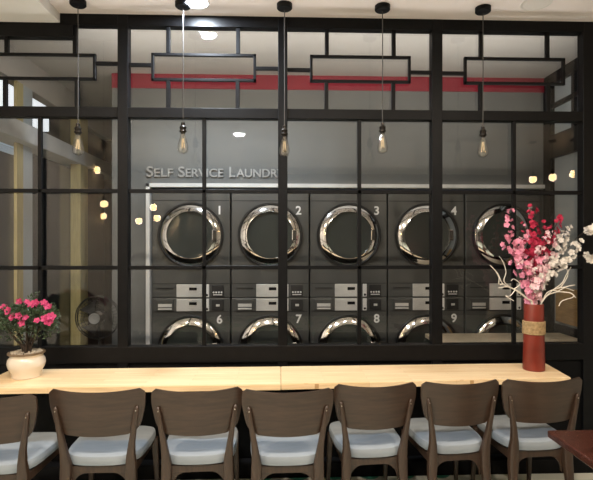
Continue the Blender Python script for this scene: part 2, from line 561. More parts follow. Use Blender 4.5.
def door(parent, zc, R=0.302):
    """round porthole door facing -y: black rim, chrome ring, dark bowl"""
    d = empty('door', (0, 0, zc), parent=parent)
    m = Matrix.Rotation(PI / 2, 4, 'X')       # lathe z axis -> -y
    MB().lathe([(R, -0.01), (R, 0.030), (R - 0.006, 0.036), (R - 0.016, 0.036), (R - 0.018, 0.0)], 64, m, False).build('rim', M['gasket'], d, True)
    MB().lathe([(R - 0.0165, 0.005), (R - 0.0165, 0.026), (R - 0.020, 0.030), (R - 0.084, 0.046), (R - 0.090, 0.036), (R - 0.090, 0.002)], 64, m, False).build('chrome_ring', M['chrome'], d, True)
    MB().lathe([(R - 0.087, 0.020), (R - 0.10, 0.022), (R - 0.13, 0.012), (R - 0.17, 0.0), (R - 0.23, -0.010), (0.012, -0.014)], 64, m, True).build('bowl_glass', M['doorglass'], d, True)
    MB().box(R - 0.10, -0.052, -0.05, R - 0.055, -0.03, 0.05, 0.006).build('handle', M['chrome'], d)
    return d


def controls(u, z1, z0, washer):
    y = -0.004
    c = MB().box(-14 * ku, y - 0.012, z0 + 0.006, 11 * ku, 0.01, z1 - 0.006, 0.003).build('control_panel', M['silver'], u)
    MB().box(-1.5 * ku, y - 0.014, z1 - 0.062, 6 * ku, y - 0.011, z1 - 0.035).build('display', M['display'], c)
    for i in range(3):
        MB().box((7.6 + 0.2) * ku, y - 0.014, z1 - 0.035 - 0.024 * i, 9.2 * ku, y - 0.011, z1 - 0.026 - 0.024 * i).build('button', M['plate'], c)
    s = MB().box(14 * ku, y - 0.012, z0 + 0.006, 18 * ku, 0.01, z1 - 0.006, 0.003).build('card_slot', M['plate'], u)
    MB().ball((16 * ku, y - 0.012, z0 + 0.026), 0.011, 1, 0.4, 1).build('lock', M['display'], s)
    r = MB().box(20.5 * ku, y - 0.008, z0 + 0.012, 32.5 * ku, 0.01, z1 - 0.014, 0.003).build('coin_box', M['machdark'], u)
    if washer:
        MB().box(25 * ku, y - 0.014, z0 + 0.05, 28.5 * ku, y - 0.006, z0 + 0.07).build('keyhole', M['silver'], r)
        dr = MB().box(-34 * ku, y - 0.010, z0 + 0.008, -17 * ku, 0.01, z1 - 0.012, 0.004).build('detergent_drawer', M['machine'], u)
        MB().box(-32 * ku, y - 0.016, z0 + 0.02, -18.5 * ku, y - 0.009, z0 + 0.034, 0.002).box(-32 * ku, y - 0.0115, z0 + 0.045, -18.5 * ku, y - 0.0095, z0 + 0.075).build('drawer_grip', M['silver'], dr)
    else:
        for i in range(4):
            MB().ball(((22.5 + 2.6 * i) * ku, y - 0.008, z0 + 0.05), 0.009, 1, 0.5, 1, 8, 6).build('button', M['plate'], r)
        MB().box(22 * ku, y - 0.0095, z0 + 0.024, 31 * ku, y - 0.007, z0 + 0.032).build('caption', M['plate'], r)
        MB().box(-34 * ku, y - 0.004, z0 + 0.085, -17 * ku, 0.005, z0 + 0.094).build('vent_slot', M['machdark'], u)


def unit(name, z0, z1, washer):
    u = empty(name)
    fy = 0.0
    MB().box(-HWM, fy, z0 + (0.02 if washer else 0.0), HWM, 0.75, z1, 0.006).build('body', M['machine'], u)
    if washer:
        MB().box(-HWM + 0.03, 0.03, z0, HWM - 0.03, 0.72, z0 + 0.02).build('plinth', M['machdark'], u)
        zc = P(348, 346.5, YM).z
        cz1, cz0 = z1, P(348, 311, YM).z
    else:
        zc = P(348, 235.2, YM).z
        cz1, cz0 = P(348, 283.2, YM).z, z0
        zz = P(348, 201, YM).z
        MB().box(-HWM + 0.004, -0.003, zz - 0.005, HWM - 0.004, 0.004, zz + 0.004).build('seam', M['machdark'], u)
    MB().box(-HWM + 0.004, -0.003, (cz0 if washer else cz1) - 0.003, HWM - 0.004, 0.004, (cz0 if washer else cz1) + 0.003).build('panel_seam', M['machdark'], u)
    door(u, zc)
    controls(u, cz1, cz0, washer)
    return u


dry = unit('tumble_dryer', ZSPLIT + 0.004, P(348, 190, YM).z, False)
wash = unit('washing_machine', 0.0, ZSPLIT, True)
for i in range(5):
    for w, proto in ((0, dry), (1, wash)):
        o = proto if i == 4 else copy_tree(proto)
        o.location = (xc1 + DX * i, YM, 0)
for i in range(5):
    pass
units = [o for o in col.objects if o.parent is None and o.name.startswith(('tumble_dryer', 'washing_machine'))]
pos_txt = ['beside the white frame', 'second from the left in the upper row', 'in the middle of the upper row',
           'fourth in the upper row, left of the flowers', 'behind the blossom branches']
for o in units:
    i = round((o.location.x - xc1) / DX)
    isd = o.name.startswith('tumble')
    n = i + 1 if isd else i + 6
    kind = 'dark grey tumble dryer' if isd else 'dark grey washing machine'
    if isd:
        tag(o, '%s numbered %d, %s' % (kind, n, pos_txt[i]), 'tumble dryer', 'numbered dryers of the upper row')
    else:
        p2 = ['below dryer 1, beside the white frame', 'below dryer 2', 'in the middle of the lower row, below dryer 3', 'below dryer 4, left of the red vase', 'half hidden behind the red vase'][i]
        tag(o, ('%s numbered %d %s' % (kind, n, p2)) if i < 4 else '%s %s' % (kind, p2), 'washing machine', 'numbered washers of the lower row')
    t = text_mesh('number', str(n), 8.6 * ku / 0.73, M['digit'], o, 0.001, 0.022)
    z = P(348, 214.5 if isd else 322.5, YM).z
    t.location = ((28.2 if n < 10 else 26.5) * ku, -0.003, z)

# ---------------------------------------------------------------- pale bench in the laundry
bx0, bx1 = P(436, 340, 3.9).x, XR - 0.04
fb = tag(empty('folding_table', ((bx0 + bx1) / 2, 3.95, 0)), 'low pale worktop inside the laundry, seen behind the red vase', 'table')
hw = (bx1 - bx0) / 2
zb = P(500, 333, 4.2).z
MB().box(-hw, -0.27, zb - 0.035, hw, 0.25, zb, 0.004).build('tabletop', M['bench'], fb)
for sx in (-1, 1):
    for sy in (-1, 1):
        MB().box(sx * (hw - 0.06) - 0.02, sy * 0.2 - 0.02, 0, sx * (hw - 0.06) + 0.02, sy * 0.2 + 0.02, zb - 0.035).build('leg', M['blackdull'], fb)

# ---------------------------------------------------------------- fan in the passage
pf = P(97, 317.5, 4.15)
fn = tag(empty('pedestal_fan', (pf.x, 4.15, 0)), 'black round fan behind the left window, near the machines', 'fan')
zf = pf.z
MB().lathe([(0.19, 0), (0.19, 0.012), (0.17, 0.022), (0.03, 0.035), (0.02, 0.06)], 32).build('base', M['fan'], fn, True)
MB().tube([(0, 0.06, 0.03), (0, 0.06, zf - 0.02)], 0.012).build('pole', M['fan'], fn)
m4 = Matrix.Translation((0, 0, zf)) @ Matrix.Rotation(PI / 2, 4, 'X')
MB().lathe([(0.045, -0.10), (0.055, -0.08), (0.055, -0.01), (0.03, 0.0)], 20, m4).build('motor', M['fan'], fn, True)
mb = MB()
R = 0.182
for rr, yy in ((R, 0.0), (R, -0.035), (0.12, 0.045), (0.15, 0.03), (0.09, 0.055)):
    mb.tube([m4 @ Vector((rr * math.cos(a), rr * math.sin(a), yy)) for a in [2 * PI * i / 40 for i in range(41)]], 0.0045 if rr == R else 0.002, 6)
for i in range(36):
    a = 2 * PI * i / 36
    d = Vector((math.cos(a), math.sin(a), 0))
    mb.tube([m4 @ (d * 0.045 + Vector((0, 0, 0.062))), m4 @ (d * 0.12 + Vector((0, 0, 0.045))), m4 @ (d * R)], 0.0014, 4)
    mb.tube([m4 @ (d * 0.045 + Vector((0, 0, -0.07))), m4 @ (d * 0.13 + Vector((0, 0, -0.06))), m4 @ (d * R + Vector((0, 0, -0.035)))], 0.0014, 4)
mb.build('guard', M['fan'], fn)
mb = MB()
for i in range(3):
    a0 = 2 * PI * i / 3
    pts = []
    for j in range(7):
        r = 0.03 + 0.125 * j / 6
        pts.append([(r, a0 - 0.15 - 0.35 * j / 6, 0.0), (r, a0 + 0.45 + 0.15 * j / 6, 0.03)])
    f = [[m4 @ Vector((r * math.cos(a), r * math.sin(a), z)) for r, a, z in row] for row in pts]
    rings = [[p[0], p[1], p[1] + Vector((0, 0.004, 0)), p[0] + Vector((0, 0.004, 0))] for p in f]
    mb.ring_loft(rings)
mb.build('blades', M['fan'], fn, True)
MB().lathe([(0.046, 0.055), (0.046, 0.066), (0.03, 0.07)], 24, m4).build('badge', M['fanhub'], fn, True)

# ---------------------------------------------------------------- counter boards
ZT = 0.775
TH = 0.036
cY0, cY1 = 2.885, 3.335
xa, xm, xb = P(12, 368, cY1).x, P(281, 385, cY0).x, P(545, 365, cY1).x


def counter(x0, x1, ya0, ya1, yb0, yb1, x1b, lab):
    """board with front edge ya0..ya1 and back edge yb0..yb1"""
    mb = MB()
    mb.ring_loft([[Vector(q) for q in ((x0, ya0, z), (x1, ya1, z), (x1b, yb1, z), (x0, yb0, z))] for z in (ZT - TH, ZT)])
    bmesh.ops.bevel(mb.bm, geom=list(mb.bm.edges), offset=0.003, segments=2, affect='EDGES')
    o = mb.build('counter_top', M['pine'])
    tag(o, lab, 'counter', 'pine boards of the window counter')
    for x in (x0 + 0.35, x1 - 0.35):
        MB().box(x - 0.02, yb0 - 0.34, ZT - TH - 0.05, x + 0.02, YG - 0.025, ZT - TH).box(x - 0.02, YG - 0.06, 0.30, x + 0.02, YG - 0.025, ZT - TH - 0.05).build('bracket', M['blackdull'], o)
    return o


counter(xa, xm - 0.001, 2.885, 2.91, 3.325, 3.345, xm - 0.001, 'left pine board of the window counter, carrying the potted azalea')
counter(xm + 0.001, P(571, 381, 3.0).x, 2.915, 3.0, 3.345, 3.38, P(545, 365, 3.38).x, 'right pine board of the window counter, carrying the red vase')

# ---------------------------------------------------------------- chairs
def back_y(x, z):
    t = (z - 0.58) / 0.26
    return -0.262 - 0.042 * t + 0.055 * (x / 0.25) ** 2


def make_chair():
    r = empty('dining_chair')
    # backrest: bent plywood shell
    bm = MB()
    NU, NV = 20, 12
    z0, z1 = 0.593, 0.838
    front, rear = [], []
    for j in range(NV + 1):
        v = j / NV
        # half width with rounded corners
        w = 0.215 + 0.034 * min(1, v / 0.65)
        if v < 0.3:
            w -= 0.055 * (1 - math.sqrt(max(0, 1 - ((0.3 - v) / 0.3) ** 2)))
        if v > 0.86:
            w -= 0.026 * (1 - math.sqrt(max(0, 1 - ((v - 0.86) / 0.14) ** 2)))
        rowf, rowr = [], []
        for i in range(NU + 1):
            u = -1 + 2 * i / NU
            x = w * u
            z = z0 + (z1 - z0) * v + v * (0.012 * abs(u) ** 2.2 - 0.004) - (1 - v) * 0.006 * (1 - u * u)
            y = back_y(x, z)
            rowf.append(bm.bm.verts.new((x, y + 0.007, z)))
            rowr.append(bm.bm.verts.new((x, y - 0.007, z)))
        front.append(rowf); rear.append(rowr)
    fN = bm.bm.faces.new
    for j in range(NV):
        for i in range(NU):
            fN((front[j][i], front[j][i + 1], front[j + 1][i + 1], front[j + 1][i]))
            fN((rear[j][i], rear[j + 1][i], rear[j + 1][i + 1], rear[j][i + 1]))
    for i in range(NU):
        fN((front[0][i], rear[0][i], rear[0][i + 1], front[0][i + 1]))
        fN((front[NV][i], front[NV][i + 1], rear[NV][i + 1], rear[NV][i]))
    for j in range(NV):
        fN((front[j][0], front[j + 1][0], rear[j + 1][0], rear[j][0]))
        fN((front[j][NU], rear[j][NU], rear[j + 1][NU], front[j + 1][NU]))
    bk = bm.build('backrest', M['walnut'], r, True)

    # rear legs (run up as the back posts)
    def rrect(c, wx, wy, n=12):
        out = []
        for k in range(n):
            a = 2 * PI * k / n
            cx, sy = math.cos(a), math.sin(a)
            out.append(Vector((c[0] + wx / 2 * math.copysign(abs(cx) ** 0.55, cx), c[1] + wy / 2 * math.copysign(abs(sy) ** 0.55, sy), c[2])))
        return out
    for s in (-1, 1):
        zs = [(0.0, 0.188, -0.262, 0.028, 0.03), (0.2, 0.180, -0.240, 0.042, 0.040), (0.34, 0.172, -0.226, 0.056, 0.050),
              (0.42, 0.170, -0.226, 0.056, 0.050), (0.48, 0.173, -0.240, 0.044, 0.040), (0.55, 0.181, None, 0.034, 0.032), (0.65, 0.197, None, 0.027, 0.026),
              (0.725, 0.208, None, 0.024, 0.021), (0.742, 0.210, None, 0.018, 0.016), (0.750, 0.211, None, 0.009, 0.008)]
        rings = []
        for z, x, y, wx, wy in zs:
            if y is None:
                y = back_y(x, z) - 0.007 - wy / 2 + 0.001
            rings.append(rrect((s * x, y, z), wx, wy))
        lg = MB().ring_loft(rings).build('leg', M['walnut2'], r, True)
        MB().ball((s * 0.208, back_y(0.208, 0.728) - 0.028, 0.728), 0.0042, 1, 0.5, 1, 10, 6).build('screw', M['brass'], lg, True)
        rings = [rrect((s * 0.205, 0.215, 0.0), 0.024, 0.024), rrect((s * 0.195, 0.195, 0.30), 0.036, 0.034), rrect((s * 0.19, 0.19, 0.40), 0.04, 0.038)]
        MB().ring_loft(rings).build('leg', M['walnut2'], r, True)
    # frame under the seat with curved gussets
    mb = MB()
    mb.box(-0.15, -0.212, 0.366, 0.15, -0.188, 0.406, 0.003)
    mb.box(-0.18, 0.18, 0.36, 0.18, 0.20, 0.406, 0.003)
    for s in (-1, 1):
        xs_ = sorted((s * 0.165, s * 0.185))
        mb.box(xs_[0], -0.20, 0.36, xs_[1], 0.19, 0.406, 0.003)
        # quarter arc gusset between rear leg and rail
        ring_a, ring_b = [], []
        pts = [(0.15, 0.367), (0.15, 0.27)]
        for k in range(1, 8):
            a = PI / 2 * k / 8
            pts.append((0.15 - 0.085 * (1 - math.cos(a)), 0.27 + 0.097 * math.sin(a)))
        pts.append((0.065, 0.367))
        mb.ring_loft([[Vector((s * x, -0.21, z)) for x, z in pts], [Vector((s * x, -0.19, z)) for x, z in pts]])
    mb.build('seat_frame', M['walnut2'], r)
    # cushion
    N = 48
    def outline(sc_, z):
        out = []
        for k in range(N):
            a = 2 * PI * k / N
            cx, sy = math.cos(a), math.sin(a)
            e = 0.5
            yy = 0.228 * math.copysign(abs(sy) ** e, sy)
            hx = 0.212 + 0.008 * (yy / 0.228)
            xx = hx * math.copysign(abs(cx) ** e, cx)
            out.append(Vector((xx * sc_, 0.0 + yy * sc_, z + 0.01 * (xx / 0.22) ** 2 * sc_)))
        return out
    MB().ring_loft([outline(0.93, 0.406), outline(0.985, 0.412), outline(1.0, 0.428), outline(0.997, 0.446), outline(0.975, 0.459), outline(0.91, 0.467), outline(0.6, 0.471), outline(0.2, 0.470)]).build('seat', M['fabric'], r, True)
    return r


chair = make_chair()
spots = [  # centre of backrest in the photo, distance of the backrest, turn in degrees, label
    (-16, 2.52, 0, 1.0, 'dark brown wooden chair cut off by the left edge, below the potted azalea'),
    (95, 2.605, 0, 1.03, 'dark brown wooden chair second from the left, just right of the potted azalea'),
    (196.5, 2.6, 3, 0.985, 'dark brown wooden chair at the counter, third from the left, left of the board joint'),
    (288, 2.57, 1, 1.0, 'dark brown wooden chair at the counter, directly in front of the board joint'),
    (377, 2.655, 4, 0.95, 'dark brown wooden chair at the counter, third from the right'),
    (463, 2.69, 5, 0.935, 'dark brown wooden chair at the counter, second from the right, left of the red vase'),
    (546, 2.72, 4, 0.985, 'dark brown wooden chair in front of the red vase, partly behind the dark table'),
]
for i, (px, Yb, rot, wid, lab) in enumerate(spots):
    o = chair if i == 0 else copy_tree(chair)
    a = math.radians(rot)
    p = P(px, 390, Yb)
    o.location = (p.x - 0.28 * math.sin(a), Yb + 0.28 * math.cos(a), 0)
    o.rotation_euler = (0, 0, a)
    o.scale = (wid, 1, 1)
    tag(o, lab, 'chair', 'chairs along the window counter')

# ---------------------------------------------------------------- dark table at the lower right
pc = P(547, 430, 2.265)
tz = pc.z
tb = tag(empty('dining_table', (pc.x + 0.35, pc.y - 0.35, 0)), 'dark reddish brown wooden table at the lower right corner of the photo', 'table')
MB().box(-0.35, -0.35, tz - 0.034, 0.35, 0.35, tz, 0.008, 3).build('tabletop', M['mahog'], tb)
MB().box(-0.06, -0.06, 0.03, 0.06, 0.06, tz - 0.034, 0.004).build('column', M['blackdull'], tb)
MB().box(-0.25, -0.25, 0, 0.25, 0.25, 0.03, 0.006).build('base', M['blackdull'], tb)

# ---------------------------------------------------------------- potted azalea
pp = P(27, 376, 3.07)
PS = 0.87
pp = P(26.5, 376, 3.14)
pot = tag(empty('potted_azalea', (pp.x, 3.14, ZT)), 'pink azalea in a cream pot on left counter end', 'plant')
pot.scale = (PS, PS, PS)
MB().lathe([(0.085, 0.0), (0.096, 0.003), (0.097, 0.02), (0.103, 0.04), (0.122, 0.075), (0.129, 0.105), (0.124, 0.132), (0.110, 0.152), (0.112, 0.166), (0.122, 0.176), (0.122, 0.182),
            (0.112, 0.184), (0.104, 0.172), (0.102, 0.15), (0.01, 0.148)], 48).build('pot', M['cream'], pot, True)
MB().lathe([(0.1225, 0.172), (0.126, 0.177), (0.1245, 0.184), (0.113, 0.1865), (0.109, 0.182)], 48, None, False).build('rim', M['rimbrown'], pot, True)
mb = MB()
for i in range(110):
    a, q = random.uniform(0, 2 * PI), 0.1 * math.sqrt(random.random())
    mb.ball((q * math.cos(a), q * math.sin(a), 0.168 + 0.018 * random.random()), random.uniform(0.009, 0.015), 1, 1, 0.75, 7, 5)
pb = mb.build('pebbles', M['pebble'], pot, True)
pb['kind'] = 'stuff'
mb = MB()
tips = []
stems = [(-0.012, 0.0), (0.014, 0.005), (0.004, -0.012)]
for k in range(16):
    s0 = stems[k % 3]
    tx = random.uniform(-0.19, 0.19); ty = random.uniform(-0.13, 0.13)
    tz_ = random.uniform(0.44, 0.54) - 0.25 * abs(tx) - 0.15 * abs(ty)
    pts = catmull([(s0[0], s0[1], 0.15), (s0[0] * 1.5 + tx * 0.08, s0[1] + ty * 0.1, 0.22), (tx * 0.45, ty * 0.45, 0.28 + 0.03 * random.random()), (tx, ty, tz_)], 6)
    n = len(pts)
    mb.tube(pts, [0.0095 * (1 - i / n) + 0.0018 for i in range(n)], 6)
    tips.append(pts[-1])
mb.build('trunk', M['bark'], pot, True)


def leaf(mb, c, d, l, w):
    d = d.normalized()
    sd = d.cross(Vector((random.uniform(-1, 1), random.uniform(-1, 1), random.uniform(-1, 1)))).normalized()
    nn = d.cross(sd)
    q = [c, c + d * l * 0.5 + sd * w - nn * w * .3, c + d * l, c + d * l * 0.5 - sd * w - nn * w * .3, c + d * l * 0.5]
    v = [mb.bm.verts.new(p) for p in q]
    mb.bm.faces.new((v[0], v[1], v[4])); mb.bm.faces.new((v[1], v[2], v[4])); mb.bm.faces.new((v[2], v[3], v[4])); mb.bm.faces.new((v[3], v[0], v[4]))


mb = MB()
for i in range(2600):
    # crown: flattened dome
    a = random.uniform(0, 2 * PI); q = random.random() ** 0.5
    x, y = 0.215 * q * math.cos(a), 0.16 * q * math.sin(a)
    top = 0.535 - 1.5 * x * x - 1.6 * y * y
    z = top - (0.21 if i % 4 else 0.30) * random.random() ** 1.4 * (1.1 - 0.5 * q)
    c = Vector((x, y, z))
    leaf(mb, c, Vector((x * 3, y * 3, random.uniform(-0.2, 0.9))) + Vector((random.uniform(-.6, .6), random.uniform(-.6, .6), 0)), random.uniform(0.018, 0.034), random.uniform(0.005, 0.009))
for q in [(0.03, 0, 0.56), (0.05, 0.02, 0.58), (0.205, -0.02, 0.48), (0.19, 0.0, 0.50)]:
    for k in range(10):
        leaf(mb, Vector(q) + Vector((random.uniform(-.015, .015), random.uniform(-.015, .015), 0.006 * k - 0.02)), Vector((random.uniform(-1, 1), random.uniform(-1, 1), 0.8)), 0.025, 0.006)
mb.build('foliage', M['leaf'], pot)


def flower_mesh(name, m, petals=5, ruffle=0.12):
    """ruffled open blossom of unit radius, facing +z"""
    mb = MB()
    for layer, (rs, zo) in enumerate(((1.0, 0.0), (0.66, 0.16))):
        for k in range(petals):
            a0 = 2 * PI * (k + 0.5 * layer) / petals
            grid = []
            for i in range(4):
                r = rs * (0.08 + 0.92 * i / 3)
                wd = (0.16, 0.50, 0.66, 0.30)[i]
                row = []
                for j in (-1, 0, 1):
                    rr = r * (1 - 0.10 * abs(j) * (i == 3))
                    aa = a0 + j * wd * (1.0 if i else 0.6)
                    z = zo + 0.38 * rs * (i / 3) ** 1.4 + ruffle * math.sin(j * 2 + k * 1.7 + i) + 0.10 * abs(j)
                    row.append(mb.bm.verts.new((rr * math.cos(aa), rr * math.sin(aa), z)))
                grid.append(row)
            for i in range(3):
                for j in range(2):
                    mb.bm.faces.new((grid[i][j], grid[i][j + 1], grid[i + 1][j + 1], grid[i + 1][j]))
    for k in range(5):
        a = 2 * PI * k / 5
        mb.tube([(0, 0, 0.05), (0.12 * math.cos(a), 0.12 * math.sin(a), 0.42)], 0.03, 4)
    me = bpy.data.meshes.new(name)
    bmesh.ops.recalc_face_normals(mb.bm, faces=mb.bm.faces)
    mb.bm.to_mesh(me); mb.bm.free()
    me.materials.append(m)
    for p in me.polygons:
        p.use_smooth = True
    return me


FM = {k: flower_mesh('blossom_' + k, M[k]) for k in ('pink', 'palepink', 'redp', 'whitep', 'azalea')}


def put_flower(me, parent, p, r, n, name='blossom'):
    o = bpy.data.objects.new(name, me)
    col.objects.link(o)
    o.parent = parent
    o.location = p
    o.rotation_euler = Vector(n).to_track_quat('Z', 'Y').to_euler()
    o.rotation_euler.rotate_axis('Z', random.uniform(0, 6.28))
    o.scale = (r, r, r)
    return o


for fx, fy in ((-3, 312), (4, 308), (9, 311), (20, 302), (27, 302.5), (36, 303.5), (44, 303), (48, 307), (13, 317), (19, 316), (26, 318), (37, 321), (45, 319), (51, 317), (48, 322), (32, 305), (22, 323)):
    q = (P(fx, fy, 3.14) - Vector(pot.location)) / PS
    x = q.x
    dome = 0.535 - 1.5 * x * x - q.z
    y = -min(0.145, math.sqrt(max(0.0, dome) / 1.5)) - 0.004
    q = (P(fx, fy, 3.14 + y * PS) - Vector(pot.location)) / PS
    put_flower(FM['azalea'], pot, q, random.uniform(0.022, 0.034), (q.x * 2 + random.uniform(-.4, .4), -0.9, 0.4 + random.uniform(-.3, .4)), 'flower')

# ---------------------------------------------------------------- red vase with blossom branches
YV = 3.2
pv = P(533.8, 369, YV)
vs = tag(empty('vase', (pv.x, YV, ZT)), 'tall red vase with a jute band on right end of counter', 'vase')
zvt = P(533, 303.5, YV).z - ZT
MB().lathe([(0.066, 0.0), (0.0695, 0.004), (0.069, 0.05), (0.065, zvt * 0.55), (0.062, zvt - 0.006), (0.060, zvt), (0.055, zvt - 0.004), (0.058, 0.05), (0.01, 0.045)], 48).build('body', M['terra'], vs, True)
mb = MB()
z0 = P(533, 333.5, YV).z - ZT
z1 = P(533, 320.5, YV).z - ZT
nr = 9
for i in range(nr):
    z = z0 + (z1 - z0) * (i + 0.5) / nr
    mb.tube([(0.0675 * math.cos(a), 0.0675 * math.sin(a), z) for a in [2 * PI * j / 40 for j in range(41)]], 0.0056, 6)
mb.build('rope_band', M['rope'], vs, True)


def spray(pix, dy, kind, n, rad, name, label, cat, group, start=0.22, spread=0.024, root=0.0, tip_small=0.55):
    """a blossom branch: the stem follows pixel guides at its own depth, blossoms sit along it"""
    base = Vector((pv.x + root, YV + 0.01 + dy * 0.03, ZT + 0.10))
    pts = [base, Vector((pv.x + root * 1.2, YV + dy * 0.05, ZT + zvt))]
    m = len(pix)
    for i, (x, y) in enumerate(pix):
        pts.append(P(x, y, YV + dy * (i + 1) / m))
    cp = catmull(pts, 10)
    o = empty(name, base)
    tag(o, label, cat, group)
    k = len(cp)
    MB().tube([p - base for p in cp], [0.0034 * (1 - i / k) + 0.0012 for i in range(k)], 6).build('stem', M['bark'], o, True)
    i0 = int(k * start)
    n = int(n * 1.7) if n > 9 else n + 3
    for j in range(n):
        t = (j + random.random() * 0.6) / n
        c = cp[min(k - 1, int(i0 + t * (k - 1 - i0)))]
        d = Vector((random.uniform(-1.2, 1.2), random.uniform(-1.3, 0.7), random.uniform(-0.6, 0.9))).normalized()
        r = rad * random.uniform(0.8, 1.15) * (1 - (1 - tip_small) * max(0, (t - 0.6) / 0.4))
        kk = kind if isinstance(kind, str) else random.choice(kind)
        put_flower(FM[kk], o, c + d * spread * random.uniform(0.5, 1.3) - base, r, d + Vector((0, -0.5, 0.1)))
    return o


G1 = 'pink blossom branches in the red vase'
R0 = 0.0235
spray([(531, 285), (519, 255), (509, 228), (511, 209)], -0.05, 'pink', 30, R0, 'blossom_branch', 'pink blossom branch curving furthest left out of the red vase', 'flowers', G1, root=-0.02)
spray([(530, 288), (521, 265), (518, 245), (527, 236)], -0.10, ['pink', 'pink', 'palepink'], 24, R0, 'blossom_branch', 'pink blossom branch leaning left low at the front of vase', 'flowers', G1, root=-0.015)
spray([(528, 285), (514, 262), (506, 246), (507, 233)], -0.02, 'pink', 20, R0, 'blossom_branch', 'pink blossom branch second from the left, lower than the first', 'flowers', G1, root=-0.018)
spray([(533, 288), (536, 270), (540, 252), (548, 238)], -0.12, ['pink', 'palepink'], 24, R0, 'blossom_branch', 'pale pink blossom branch upright at front centre of vase', 'flowers', G1, root=0.0)
spray([(532, 290), (529, 276), (526, 262)], -0.13, ['pink', 'pink', 'palepink'], 16, R0, 'blossom_branch', 'short pink blossom branch close above the vase mouth', 'flowers', G1, root=-0.01, tip_small=0.9)
spray([(535, 290), (545, 270), (552, 250), (549, 228)], -0.04, 'palepink', 22, R0, 'blossom_branch', 'pale pink blossom branch rising right of centre, before the red ones', 'flowers', G1, root=0.015)
spray([(536, 296), (537, 286), (541, 276)], -0.13, 'palepink', 10, R0 * 1.1, 'blossom_branch', 'short pale pink blossom branch drooping at the vase rim', 'flowers', G1, start=0.3, root=0.01, tip_small=0.9)
G2 = 'red blossom branches in the red vase'
spray([(533, 285), (533, 258), (534, 230), (532, 207)], 0.03, 'redp', 24, R0, 'blossom_branch', 'tall red blossom branch standing straight up in the middle of vase', 'flowers', G2, start=0.45, root=0.0, tip_small=0.7)
spray([(536, 285), (544, 258), (552, 234), (561, 215)], 0.06, 'redp', 22, R0 * 0.95, 'blossom_branch', 'red blossom branch leaning to the right towards the dark post', 'flowers', G2, start=0.45, root=0.01, tip_small=0.7)
spray([(534, 285), (536, 260), (541, 240), (544, 220)], 0.05, 'redp', 18, R0, 'blossom_branch', 'shorter red blossom branch between the two taller red ones', 'flowers', G2, start=0.45, root=0.005)
spray([(532, 285), (527, 262), (524, 243), (526, 224)], 0.05, ['redp', 'pink'], 14, R0 * 0.9, 'blossom_branch', 'red and pink blossom branch behind the pink ones at left', 'flowers', G2, start=0.5, root=-0.01)
G3 = 'white blossom branches in the red vase'
spray([(537, 288), (551, 265), (560, 245), (566, 228)], -0.02, 'whitep', 24, R0, 'blossom_branch', 'white blossom branch leaning right next to the red ones', 'flowers', G3, start=0.42, root=0.02, tip_small=0.8)
spray([(539, 288), (556, 270), (569, 257), (579, 242)], -0.05, 'whitep', 22, R0, 'blossom_branch', 'white blossom branch spreading low to the right', 'flowers', G3, start=0.38, root=0.025, tip_small=0.9)
spray([(540, 290), (562, 268), (582, 255), (596, 258)], 0.02, 'whitep', 8, R0 * 1.25, 'blossom_branch', 'sparse white blossom branch reaching lowest to the right edge', 'flowers', G3, start=0.88, root=0.03, tip_small=1.0)
spray([(539, 285), (560, 258), (580, 235), (598, 228)], 0.06, 'whitep', 8, R0 * 1.25, 'blossom_branch', 'sparse white blossom branch reaching highest to the right edge', 'flowers', G3, start=0.88, root=0.03, tip_small=1.0)
spray([(534, 292), (536, 280), (539, 268)], -0.12, ['palepink', 'whitep'], 12, R0, 'blossom_branch', 'short whitish blossom branch low in front of the vase opening', 'flowers', G3, start=0.3, root=0.012, tip_small=0.9)


def twig(main, sides, dy, label):
    base = Vector((pv.x + (main[-1][0] - 533.8) * 0.0006, YV - 0.02, ZT + 0.25))
    pts = [base, Vector((pv.x + (main[0][0] - 533.8) * 0.004, YV - 0.03, ZT + zvt))]
    m = len(main)
    for i, (x, y) in enumerate(main):
        pts.append(P(x, y, YV - 0.03 + dy * (i + 1) / m))
    cp = catmull(pts, 8)
    mb = MB()
    k = len(cp)
    mb.tube([p - base for p in cp], [0.0045 * (1 - 0.5 * i / k) for i in range(k)], 7)
    for sd in sides:
        q0 = min(cp, key=lambda p: (p - P(sd[0][0], sd[0][1], p.y)).length)
        qq = [q0] + [P(x, y, q0.y + 0.02 * (i + 1) * (1 if dy > 0 else -1)) for i, (x, y) in enumerate(sd[1:])]
        c2 = catmull(qq, 8)
        k2 = len(c2)
        mb.tube([p - base for p in c2], [0.0036 * (1 - 0.5 * i / k2) for i in range(k2)], 6)
    o = mb.build('twig', M['twig'], None, True, base)
    tag(o, label, 'twig', 'curly white twigs in the red vase')
    return o


twig([(526, 298), (515, 290), (503, 284), (498, 274), (490, 265)], [[(503, 284), (499, 284), (499, 278), (496, 272)], [(510, 288), (504, 281), (506, 272), (503, 262), (499, 256)]], -0.06, 'curly white twig bending furthest left with a raised tip')
twig([(528, 299), (518, 291), (508, 287), (498, 288)], [[(516, 290), (510, 296), (506, 296), (514, 301)], [(514, 289), (520, 284), (514, 279), (511, 281)]], -0.10, 'curly white twig lying low at left of the vase mouth')
twig([(543, 300), (548, 292), (560, 288), (575, 285)], [[(552, 290), (562, 292), (571, 293), (576, 298)], [(560, 288), (565, 281), (568, 274), (566, 268)]], -0.06, 'curly white twig reaching out to the right, nearly level')
twig([(542, 302), (548, 295), (558, 292), (570, 293), (573, 297), (562, 301), (559, 306)], [[(556, 292), (566, 287), (574, 285)]], -0.10, 'curly white twig hooking downward at right of the vase mouth')
twig([(542, 300), (553, 290), (562, 283), (566, 275), (571, 267)], [[(557, 287), (566, 288), (574, 291)]], 0.03, 'curly white twig rising up to the right behind the others')

